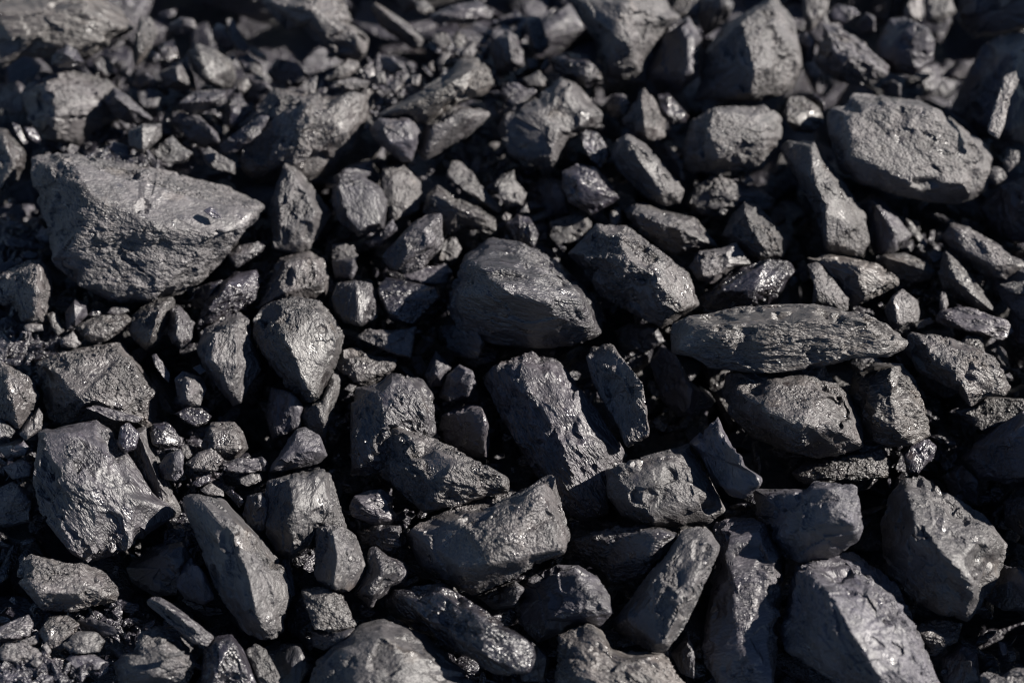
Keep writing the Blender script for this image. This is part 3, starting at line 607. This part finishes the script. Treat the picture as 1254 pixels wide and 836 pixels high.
R("pale cornered stone with a shadow over its foot right of the long slab end", "566,645 600,578 650,543 722,600 732,660 722,704 640,744 590,710", "610,590,70 625,700,60 690,610,50", 'p', 25)
R("small grey wedge between the glossy dark stone and the pale triangular stone", "95,440 167,500 142,544 95,510", "", 'm', 5)
R("smooth grey stone slanting to the right edge below the pale pitted slab", "828,302 880,233 950,248 1080,328 1180,398 1260,420 1270,490 1150,514 1060,494 960,444 886,362", "890,270,60 920,360,70 1080,440,80 1000,310,70 1180,430,60", 'm', 15, -32)
R("thin pale ledge under the smooth grey slanting stone at the right edge", "1098,522 1216,505 1250,545 1230,574 1150,564", "F", 'm', 35)
R("narrow grey stone slanting below the smooth grey slanting stone", "816,472 848,358 900,388 942,450 1012,530 1072,620 1083,655 1000,645 900,575 836,543", "870,400,60 900,500,70 1000,600,60", 'm', 15, -50)
R("small lump in the rubble left of the narrow grey slanting stone", "762,382 800,358 842,380 832,424 790,430", "", 'm', 0)
R("flat violet stone with a bright right end in the right middle", "798,692 830,638 920,628 1020,658 1142,688 1168,750 1110,794 1040,764 940,744 856,724", "", 'b', 20, -15)
R("tan upright chip left of the flat violet stone", "822,640 828,558 852,558 864,620 850,650", "", 'm', 20, name='coal_chip', cat='coal chip')
R("small dim tan chip between the pale cornered stone and the flat violet stone", "698,704 780,678 802,700 720,736", "F", 'm', 0, name='coal_chip', cat='coal chip')
R("pale rough knob behind the glossy crusted stone", "915,800 950,758 1022,768 1034,850 950,850", "", 'r', 10)
R("dark boulder at the right edge above the smooth grey slanting stone", "1000,170 1100,60 1240,20 1300,160 1280,330 1160,340 1060,270", "D", 'd', -25)
R("dark boulder at the right edge below the flat violet stone", "1150,640 1216,590 1290,640 1290,820 1190,800 1130,720", "D", 'd', -10)
T(310, 420)
R("rough brownish stone above the stone with a pale rounded crown", "373,110 420,28 480,18 560,58 672,68 662,122 600,174 550,200 480,196 428,155", "", 'r', 0)
R("tiny pale pebble below the rough brownish stone", "418,217 450,188 482,200 460,234", "", 'm', 0, name='coal_pebble', cat='coal pebble')
R("pale stone half hidden under the tip of the pointed stone", "225,290 310,250 348,180 370,128 412,150 407,212 372,322 335,445 250,420 215,340", "300,290,70 380,180,60 330,360,70", 'p', -5)
R("shaded dark block left of the pale half hidden stone", "55,335 80,200 180,228 235,290 222,392 160,425 88,455", "D", 'd', -15)
R("bluish wedge with a flat top in front of the pale half hidden stone", "68,592 90,548 200,398 240,388 312,430 347,522 305,565 160,594 90,606", "200,430,60 310,500,60 110,560,40 250,500,70", 'd', 20)
R("small dim chip left of the bluish wedge", "-20,550 40,525 72,560 60,600 -10,595", "D", 'd', 10, name='coal_chip', cat='coal chip')
R("small pale pebble left of the dark sided angular stone", "-3,607 30,608 38,640 0,660", "", 'm', 15, name='coal_pebble', cat='coal pebble')
R("stone with a pale rounded crown and a dark left wall near the centre", "438,500 453,280 480,203 580,183 640,133 710,128 790,163 842,240 860,320 852,422 780,500 600,622 448,615", "585,220,120 610,330,140 600,470,120 700,150,100 790,240,100 800,360,90", 'b', 10, -50)
R("broad stone with narrow flat top and textured front, left of the tall centre stone", "563,560 570,450 610,368 650,348 720,366 850,428 1000,508 1090,556 1192,618 1208,650 1192,694 1000,735 900,775 800,794 720,734 635,660 580,610", "620,400,70 640,395,90 800,470,120 1000,560,110 1130,620,70 900,640,130 720,560,120", 'r', 30, -25, lean=(.3, -.05))
R("small layered glossy lump below the stone with the pale crown", "443,762 470,708 540,683 600,678 658,720 642,760 670,800 652,840 560,848 460,806", "", 'b', 10, -15)
R("dark little peak with a lit right corner right of the rough brownish stone", "796,155 850,33 925,110 880,200 820,205", "850,70,50 860,150,70", 'd', -5)
R("knobbly bluish lump left of the head of the tall centre stone", "863,252 900,148 960,98 1022,128 1043,190 1012,252 910,278", "D", 'd', 0)
R("dark ribbed stone between the broad textured stone and the tall centre stone", "856,410 880,328 1000,283 1062,290 1104,400 1094,535 1000,520 900,470", "D", 'b', -15, 30)
R("dark sided angular stone with a creased lit face in the lower left middle", "43,700 60,638 170,600 300,573 362,600 392,680 432,800 440,862 400,900 300,890 270,947 180,1009 108,974 38,855", "165,630,110 190,760,130 190,900,90 300,610,100 360,760,90", 'm', 15, 75)
T(0, 0, 1)
R("tall centre stone leaning left with a shadow falling across it", "588,470 600,447 625,432 650,428 686,440 706,465 736,510 766,550 756,570 744,600 743,630 712,637 680,622 648,575 618,532 598,500", "612,450,22 640,445,28 662,500,36 690,545,36 705,600,22 700,480,26 735,545,22", 'b', 0, -55, lean=(.25, .1), top=.4)
R("sunlit topped stone with curved shadows on it right of the tall centre stone", "738,588 740,573 770,560 820,545 846,541 872,588 892,626 868,642 830,646 800,647 762,632 744,610", "763,566,24 784,615,34 800,640,22 825,562,28 868,612,28", 'p', 25, -30, lean=(-.15, 0))
R("bluish rough slab standing in shade right of the tall centre stone", "716,436 725,423 736,419 750,419 762,438 778,452 789,473 793,497 797,533 768,548 754,520 738,486 725,470", "D", 'r', 50, -65)
R("grey lump with a broken dark underside directly under the long slab", "883,482 890,452 920,440 960,438 1006,442 1021,465 1043,485 1056,515 1059,546 1035,557 1000,562 960,552 920,536 894,512", "905,480,30 935,500,54 985,520,58 1035,530,34 1010,475,36 950,470,40", 'r', 30, -25, keep=True)
R("cornered stone with a big lit upper face and bright right edge, lower right", "1077,642 1089,605 1104,585 1130,582 1166,605 1206,630 1234,665 1226,700 1206,735 1186,761 1150,752 1110,732 1084,705", "1112,602,34 1122,645,58 1165,686,60 1192,716,44 1183,752,14 1207,655,34 1222,668,14", 'm', 25, -40, keep=True)
R("large smooth faced stone with a dark left wall at the bottom right", "954,772 960,725 972,692 1010,684 1046,672 1076,695 1101,715 1111,745 1141,790 1160,850 1120,870 1070,862 1020,840 985,822 962,800", "982,694,30 1020,730,58 1040,770,64 1078,828,54 1090,730,36 1120,800,40", 'd', 25, -50, top=.55)
T(620, 420)
R("dark bluish stone with a tiny tan corner between sunlit topped stone and grey lump", "846,462 985,338 1012,380 1062,500 1112,600 1198,623 1182,664 1110,724 1040,715 955,625 896,515", "D", 'd', 60, -50)
R("tall black stone in deep shade left of the grey lump under the slab", "668,90 720,0 790,50 840,150 905,230 865,335 800,345 718,262", "D", 'd', -25)
T(934, 420)
R("pale knob showing under the right end of the long slab", "405,92 450,68 520,60 560,90 520,150 440,150", "", 'm', 5)
R("rough stone in the dark under the grey lump beneath the slab", "128,605 180,558 350,508 480,438 560,458 598,550 582,632 450,645 300,640 190,668", "", 'r', -15)
R("tan faced layered stone with a dark left side, under the slab end", "390,260 420,140 520,88 600,83 652,93 712,170 732,260 777,360 777,432 700,475 600,485 500,454 476,392 430,330", "600,110,110 590,230,130 510,340,110 620,400,110 690,280,70", 't', 30, 0)
R("small folded lump with a shiny rim below the tan faced layered stone", "650,512 700,453 770,443 812,480 772,552 720,614 675,614", "", 'g', 5)
R("glossy crusted stone with a lit right end in the right middle", "655,30 680,-60 760,-42 860,-32 960,0 1080,58 1132,130 1157,200 1122,254 1050,244 960,304 925,235 840,184 720,134", "780,40,100 920,120,110 950,250,90 1090,120,70 860,20,80", 'r', 35, -25)
R("gravelly brownish stone below the glossy crusted stone at the right", "885,312 1000,278 1040,248 1216,255 1260,300 1216,335 1100,394 1040,424 955,375", "F", 'r', -5)
R("big bluish shaded boulder at the right edge in the middle", "915,535 1000,448 1100,378 1216,305 1330,320 1340,600 1150,660 1000,630", "D", 'd', 10, lean=(.5, 0))
R("bluish smooth stone with a broken right end, below the grey lump under the slab", "-62,705 -52,668 60,662 200,678 235,638 300,626 440,658 458,760 466,868 440,922 330,994 180,1024 60,984 -25,880", "-10,700,60 200,700,110 300,680,130 310,800,150 420,840,110 180,880,130", 'd', 60, -8, lean=(.55, .05))
R("dim boulder in the black gap right of the folded lump", "830,620 930,560 1010,640 1000,760 890,740", "D", 'd', -50)
R("dark boulder at the right edge above the bottom corner", "1120,740 1216,660 1320,720 1320,900 1200,900 1130,840", "D", 'd', -20)
T(934, 616)
R("rough gritty stone wedged under the cornered stone at the lower right", "690,570 810,530 930,555 905,645 800,690 725,630", "", 'r', -15)
R("black boulder right of the cornered stone at the lower right", "1020,440 1120,285 1240,310 1260,500 1120,500", "D", 'd', -20)
R("pale rock peeking up at the bottom right corner", "1010,800 1050,773 1100,810 1170,763 1260,765 1280,880 1020,890", "", 'm', 30)
R("tiny dim shard in the dark above the corner rock", "1095,640 1130,650 1140,700 1115,710", "", 'd', -20, name='coal_chip', cat='coal chip')
R("dark boulder in the gap between the large smooth faced stone and the corner rock", "830,720 920,650 1000,700 1010,820 900,880 840,830", "D", 'd', -40)
T(0, 616)
R("brownish oblong stone with a flat sunlit top in the lower left", "78,320 100,258 150,228 250,258 340,288 400,278 500,328 555,430 545,455 440,478 350,504 200,499 158,462 88,372", "150,300,70 180,410,90 420,430,90 380,310,70 500,390,60", 'r', 15, -8)
R("bluish flake with a pale right corner at the left edge of the bottom rubble", "-40,590 60,548 130,513 157,560 142,622 60,644 -40,644", "", 'b', 10, 20)
R("small slab leaning under the bluish flake at the bottom left", "85,643 180,608 187,652 130,666", "F", 'm', 15, name='coal_chip', cat='coal chip')
R("low brown slab near the bottom left corner", "-20,690 20,648 110,648 222,700 217,744 120,746 10,735", "F", 'm', 20)
R("small round pebble in front of the low brown slab", "138,742 170,713 197,740 170,768", "", 'm', 30, name='coal_pebble', cat='coal pebble')
R("dark plate behind the rounded lump in the bottom left rubble", "355,542 420,528 540,576 560,612 480,624 385,604", "D", 'd', 5)
R("rounded lump leaning on a dark plate in the bottom left rubble", "285,655 360,593 450,598 492,640 462,694 330,700", "", 'm', 20)
R("rough dim lump left of the rounded lump in the bottom left rubble", "178,605 220,538 310,518 370,560 330,640 290,690 225,672", "", 'r', 10)
R("long dark slab below the rounded lump in the bottom left rubble", "303,722 330,698 430,698 504,740 475,780 350,769", "F", 'd', 15)
R("small thin chip standing beside the low brown slab", "195,665 215,643 240,690 225,705", "", 'm', 20, name='coal_chip', cat='coal chip')
R("brown stone with a notched shadow at the bottom, under the slanted log", "528,745 560,700 620,690 640,610 740,578 840,618 905,680 915,760 870,850 560,860 535,795", "650,650,80 600,740,90 760,640,110 720,800,90 840,740,80", 'm', 10)
R("slim slanted log of coal lying over the brown stone near the bottom left", "678,462 700,433 750,428 830,488 940,568 1004,620 962,670 900,654 820,594 740,514", "730,450,50 900,590,60 840,530,60", 'b', 45, -38)
R("narrow bluish stone pressed against the long smooth standing stone", "812,300 840,258 890,248 955,330 1004,440 945,475 860,444 816,382", "D", 'd', 0)
R("dark boulder in shadow below the big upright ribbed stone", "585,300 700,198 850,178 905,260 825,424 720,434 615,372", "D", 'd', -35)
R("angular stone with a white glint at the bottom, below the long smooth standing stone", "930,856 945,690 1000,618 1080,606 1134,680 1154,760 1205,860 1190,890 950,890", "1010,650,80 1010,780,100 1090,640,80 1130,780,70", 'g', 15)
R("sharp narrow stone right of the stone with a white glint at the bottom", "1135,685 1190,648 1240,678 1302,800 1332,890 1230,890 1178,790", "", 'm', 0)
R("tiny chip on the brown stone left of the angular glinting stone", "720,690 790,700 860,685 850,710 770,720", "F", 'm', 75, name='coal_flake', cat='coal flake')
T(310, 616)
R("short stone with black left half and pale right half in the lower middle", "283,330 290,108 340,88 430,108 482,150 497,230 527,290 502,362 440,414 390,414 345,384 298,362", "370,130,90 392,250,110 375,380,80 460,210,60", 'm', 30, 80)
R("dark blocky chunk behind the forked small stone", "476,132 560,100 690,103 694,200 620,234 515,192", "D", 'b', -5)
R("forked small stone with a tan right arm in the lower middle", "466,425 530,300 540,210 570,193 622,240 702,270 728,300 712,372 650,394 580,454 540,494 518,454", "565,220,60 600,330,90 560,430,60 690,320,60", 'b', 10, 55)
R("rough grey chunk stacked on a smaller one in the lower middle", "216,402 330,383 420,428 462,500 484,570 400,604 290,604 248,502", "", 'r', 15)
R("dim chunk under the stacked rough grey chunk", "268,592 400,600 484,570 425,655 330,685 278,664", "D", 'd', 5)
R("big dull dome shaped stone at the bottom edge, left of centre", "255,870 278,732 400,628 500,558 600,533 700,558 800,608 900,688 1000,768 1090,870 1000,930 300,930", "420,680,110 600,620,150 760,700,120 700,850,160 480,850,150", 'm', 15, 10)
R("bluish stone with a sparkling bright right end near the bottom middle", "598,470 640,388 740,368 840,384 880,363 960,398 1080,478 1216,588 1292,640 1318,700 1285,792 1160,804 1080,744 900,654 720,554 618,514", "660,430,70 880,420,100 1085,560,120 1080,700,100 860,570,110 1220,680,70", 'g', 30, -33, lean=(.5, .1))
R("dark splinter in the gap above the sparkling bright ended stone", "1035,432 1216,358 1270,400 1216,484 1120,494", "D", 'd', -10)
R("black boulder in the gap at the bottom, left of the dome shaped stone", "60,760 130,650 230,650 260,760 200,870 90,870", "D", 'd', -40)
R("thin dark stone behind the lower right of the long smooth standing stone", "105,235 170,258 200,420 160,500 130,380", "D", 'd', -20)
T(0, 0, 1)
R("blocky stone with a rough front and lit right end, just below the middle", "494,656 500,645 530,630 580,612 640,597 667,581 678,577 691,625 699,655 691,680 660,691 610,716 580,729 540,711 514,695", "506,652,22 560,636,38 640,606,40 662,612,44 684,672,30 600,690,46 560,690,36", 'r', 25, 15, lean=(.25, -.05), rim=.16, keep=True)
T(620, 616)
R("rounded bluish stone with a faint edge line, bottom centre", "28,460 60,360 150,308 240,283 340,288 424,340 484,430 494,510 440,574 340,565 230,614 150,654 55,560", "170,340,80 215,540,90 330,330,100 420,460,80", 'd', 5, lean=(.55, 0))
R("long bedded bluish stone lying behind the bottle shaped stone", "285,240 300,168 400,128 640,98 764,118 804,150 720,280 640,344 490,384 415,312", "D", 'b', 5, 5)
R("bottle shaped slanting stone with a thin bright right side, lower middle", "488,552 560,478 620,368 720,228 820,118 900,98 962,130 1004,210 964,330 884,480 824,590 742,694 660,684 560,634 500,594", "560,540,70 800,170,110 930,180,90 960,225,70 820,470,100 725,660,60 680,380,120", 'm', 40, 55, lean=(.6, -.15))
R("pale ridged stone at the bottom edge below the bottle shaped stone", "215,740 240,608 340,558 400,543 455,590 490,690 560,700 740,690 795,750 860,836 880,900 215,910", "300,620,70 400,580,90 420,720,120 700,740,110 380,850,120 750,850,90", 't', 10, -30)
R("blocky stone with a bedded sunlit top over a dark stepped front, lower right middle", "935,450 960,300 985,200 930,105 1040,58 1190,68 1254,130 1294,200 1304,290 1294,500 1274,700 1254,890 1000,890 900,700", "990,110,50 1000,330,110 1200,310,110 1270,250,80 1010,180,100 1180,140,90 1100,700,80", 'b', 10, 12, rim=.16)
R("thin black stone between the bottle shaped stone and the stepped blocky stone", "765,700 850,600 880,700 880,820 810,790", "D", 'd', -20)
R("small shaded corner piece right of the tip of the sparkling bright ended stone", "40,700 120,640 200,720 180,830 70,830", "D", 'd', -30)
# ------------------------------------------------------------------ the heap beneath and between
def cluster(name, n, rmin, rmax, place, mat, seed, level=1, flat=.7):
    r = np.random.default_rng(seed); vs, fs, off = [], [], 0
    D0, F0 = ICO[level]
    for k in range(n):
        p = place(r)
        if p is None: continue
        rad = rmin + (rmax - rmin) * r.random() ** 2.2
        cn = r.normal(size=(14, 3)); cn /= np.linalg.norm(cn, axis=1)[:, None]
        cd = r.uniform(.55, 1.0, 14)
        den = D0 @ cn.T
        m = np.where(den > 1e-3, cd / np.maximum(den, 1e-3), 9).min(1).clip(.3, 1.4)
        V = D0 * m[:, None] * rad * np.array([r.uniform(.9, 2.0), r.uniform(.6, 1.1), r.uniform(.25, .7)])
        a, b = r.uniform(0, 6.28), r.normal() * flat
        ca, sa, cb, sb = math.cos(a), math.sin(a), math.cos(b), math.sin(b)
        V = V @ np.array([[1, 0, 0], [0, cb, -sb], [0, sb, cb]]) @ np.array([[ca, -sa, 0], [sa, ca, 0], [0, 0, 1]])
        vs.append(V + p); fs.append(F0 + off); off += len(V)
    me = mesh_from(name, np.concatenate(vs), np.concatenate(fs), False); set_torn(me, np.ones(len(me.vertices))); me.materials.append(MAT[mat])
    o = bpy.data.objects.new(name, me); col.objects.link(o); o['kind'] = 'stuff'
    return o

# bed: one uneven sheet of packed coal under everything, coloured dark to deepen shade in the gaps
n = 160
gx, gy = np.meshgrid(np.linspace(-3, 3, n), np.linspace(-3, 3, n))
P = np.stack([gx.ravel(), gy.ravel(), np.zeros(n * n)], 1)
P[:, 2] = -.21 + .02 * fbm(P * 4, 3, 4) + .012 * facet(P * 14, 5)
i = np.arange(n * n).reshape(n, n)[:-1, :-1].ravel()
F = np.concatenate([np.stack([i, i + 1, i + n + 1], 1), np.stack([i, i + n + 1, i + n], 1)])
bed = bpy.data.objects.new('ground', mesh_from('ground', P, F)); bed.data.materials.append(MAT['g']); col.objects.link(bed)
set_torn(bed.data, np.ones(n * n)); bed['kind'] = 'structure'

def under(r):
    return np.array([r.uniform(-.85, .85), r.uniform(-.75, .75), r.uniform(-.18, -.115)])
cluster('coal_rubble', 900, .022, .055, under, 'g', 5, 2)  # darkest coal colour here, standing in for shade in the gaps
def mid(r):
    return np.array([r.uniform(-.75, .75), r.uniform(-.62, .45), r.uniform(-.12, -.07)])
cluster('coal_rubble', 800, .012, .034, mid, 'r', 25, 1)['label'] = 'small coal lumps wedged in the gaps between the larger ones'
def between(r):
    return np.array([r.uniform(-.75, .75), r.uniform(-.62, .22), r.uniform(-.085, -.03)])
cluster('coal_chips', 1500, .006, .018, between, 'g', 15, 1, 1.2)['label'] = 'sharp splinters and chips of coal packed between the lumps'
def around(r):
    x, y = r.uniform(-1.9, 1.9), r.uniform(-1.9, 1.9)
    if abs(x) < .80 and abs(y) < .62: return None
    return np.array([x, y, r.uniform(-.12, -.05)])
cluster('surrounding_rubble', 1500, .03, .09, around, 'm', 6, 1)
EDGE = [(1480, 20, 150, .15), (1470, 170, 130, .15), (1440, 500, 90, 1)] + [(1400 + 12 * (k % 2), 400 + 62 * k, 20 + 9 * (k % 3), 1) for k in range(8)]  # unseen boulders beyond the right edge, placed to shade it
ed = iter(EDGE)
def edge_place(r):
    x, y, lift, _ = next(ed)
    return frame_at(x, y, lift)[0]
cluster('shading_boulders', len(EDGE), .095, .115, edge_place, 'd', 12, 3, .4)['label'] = 'unseen coal boulders beyond the right edge, added to cast shade into view'
for rub in ('coal_rubble', 'surrounding_rubble'):
    bpy.data.objects[rub]['label'] = 'smaller coal lumps packed in the gaps, coloured dark for the shade there' if rub == 'coal_rubble' else 'more coal lumps of the heap around the pieces in view'

# loose grit: (photo x, y, spread x, spread y, lift, count, size)
GRIT = [(120, 150, 110, 50, -30, 260, 1), (330, 330, 60, 60, -40, 200, 1), (520, 330, 60, 60, -50, 160, 1), (560, 500, 60, 50, -60, 160, 1), (880, 330, 90, 60, -45, 240, 1), (680, 250, 60, 40, -40, 160, 1), (450, 660, 60, 60, -60, 200, 1), (1150, 560, 80, 80, -60, 200, 1), (100, 780, 80, 40, -25, 240, 1), (150, 196, 45, 7, 62, 130, .0035), (20, 300, 30, 30, -10, 120, .006), (20, 425, 40, 14, 0, 220, .006), (60, 405, 40, 14, -10, 120, .006),
        (30, 825, 60, 14, 22, 500, .006), (225, 655, 16, 30, -15, 120, .004), (245, 570, 45, 40, -40, 260, .007), (110, 375, 50, 16, -30, 160, .007),
        (460, 110, 45, 26, 10, 160, .006), (200, 130, 90, 60, -35, 320, .008), (590, 70, 60, 50, -30, 240, .008), (620, 200, 80, 60, -35, 260, .008),
        (1110, 330, 90, 60, -35, 240, .008), (440, 470, 60, 60, -50, 200, .007), (40, 560, 60, 60, -50, 200, .007)]
jobs = [(g, k) for g in GRIT for k in range(g[5])]
it = iter(jobs)
def grit_place(r):
    g, _ = next(it)
    x, y = g[0] + r.normal() * g[2] * .6, g[1] + r.normal() * g[3] * .6
    P, rv, uv, tv, s = frame_at(x, y, g[4] - .3 * (g[1] - y) + r.normal() * 2)
    return P
o = cluster('coal_grit', len(jobs), .0015, .012, grit_place, 'g', 9, 0, 1.0)
o['label'] = 'fine crumbs of coal scattered between and on the lumps'
print("chunks", count[0], "tris", sum(TRI), sum(len(q.data.polygons) for q in col.objects if q.type == "MESH"))
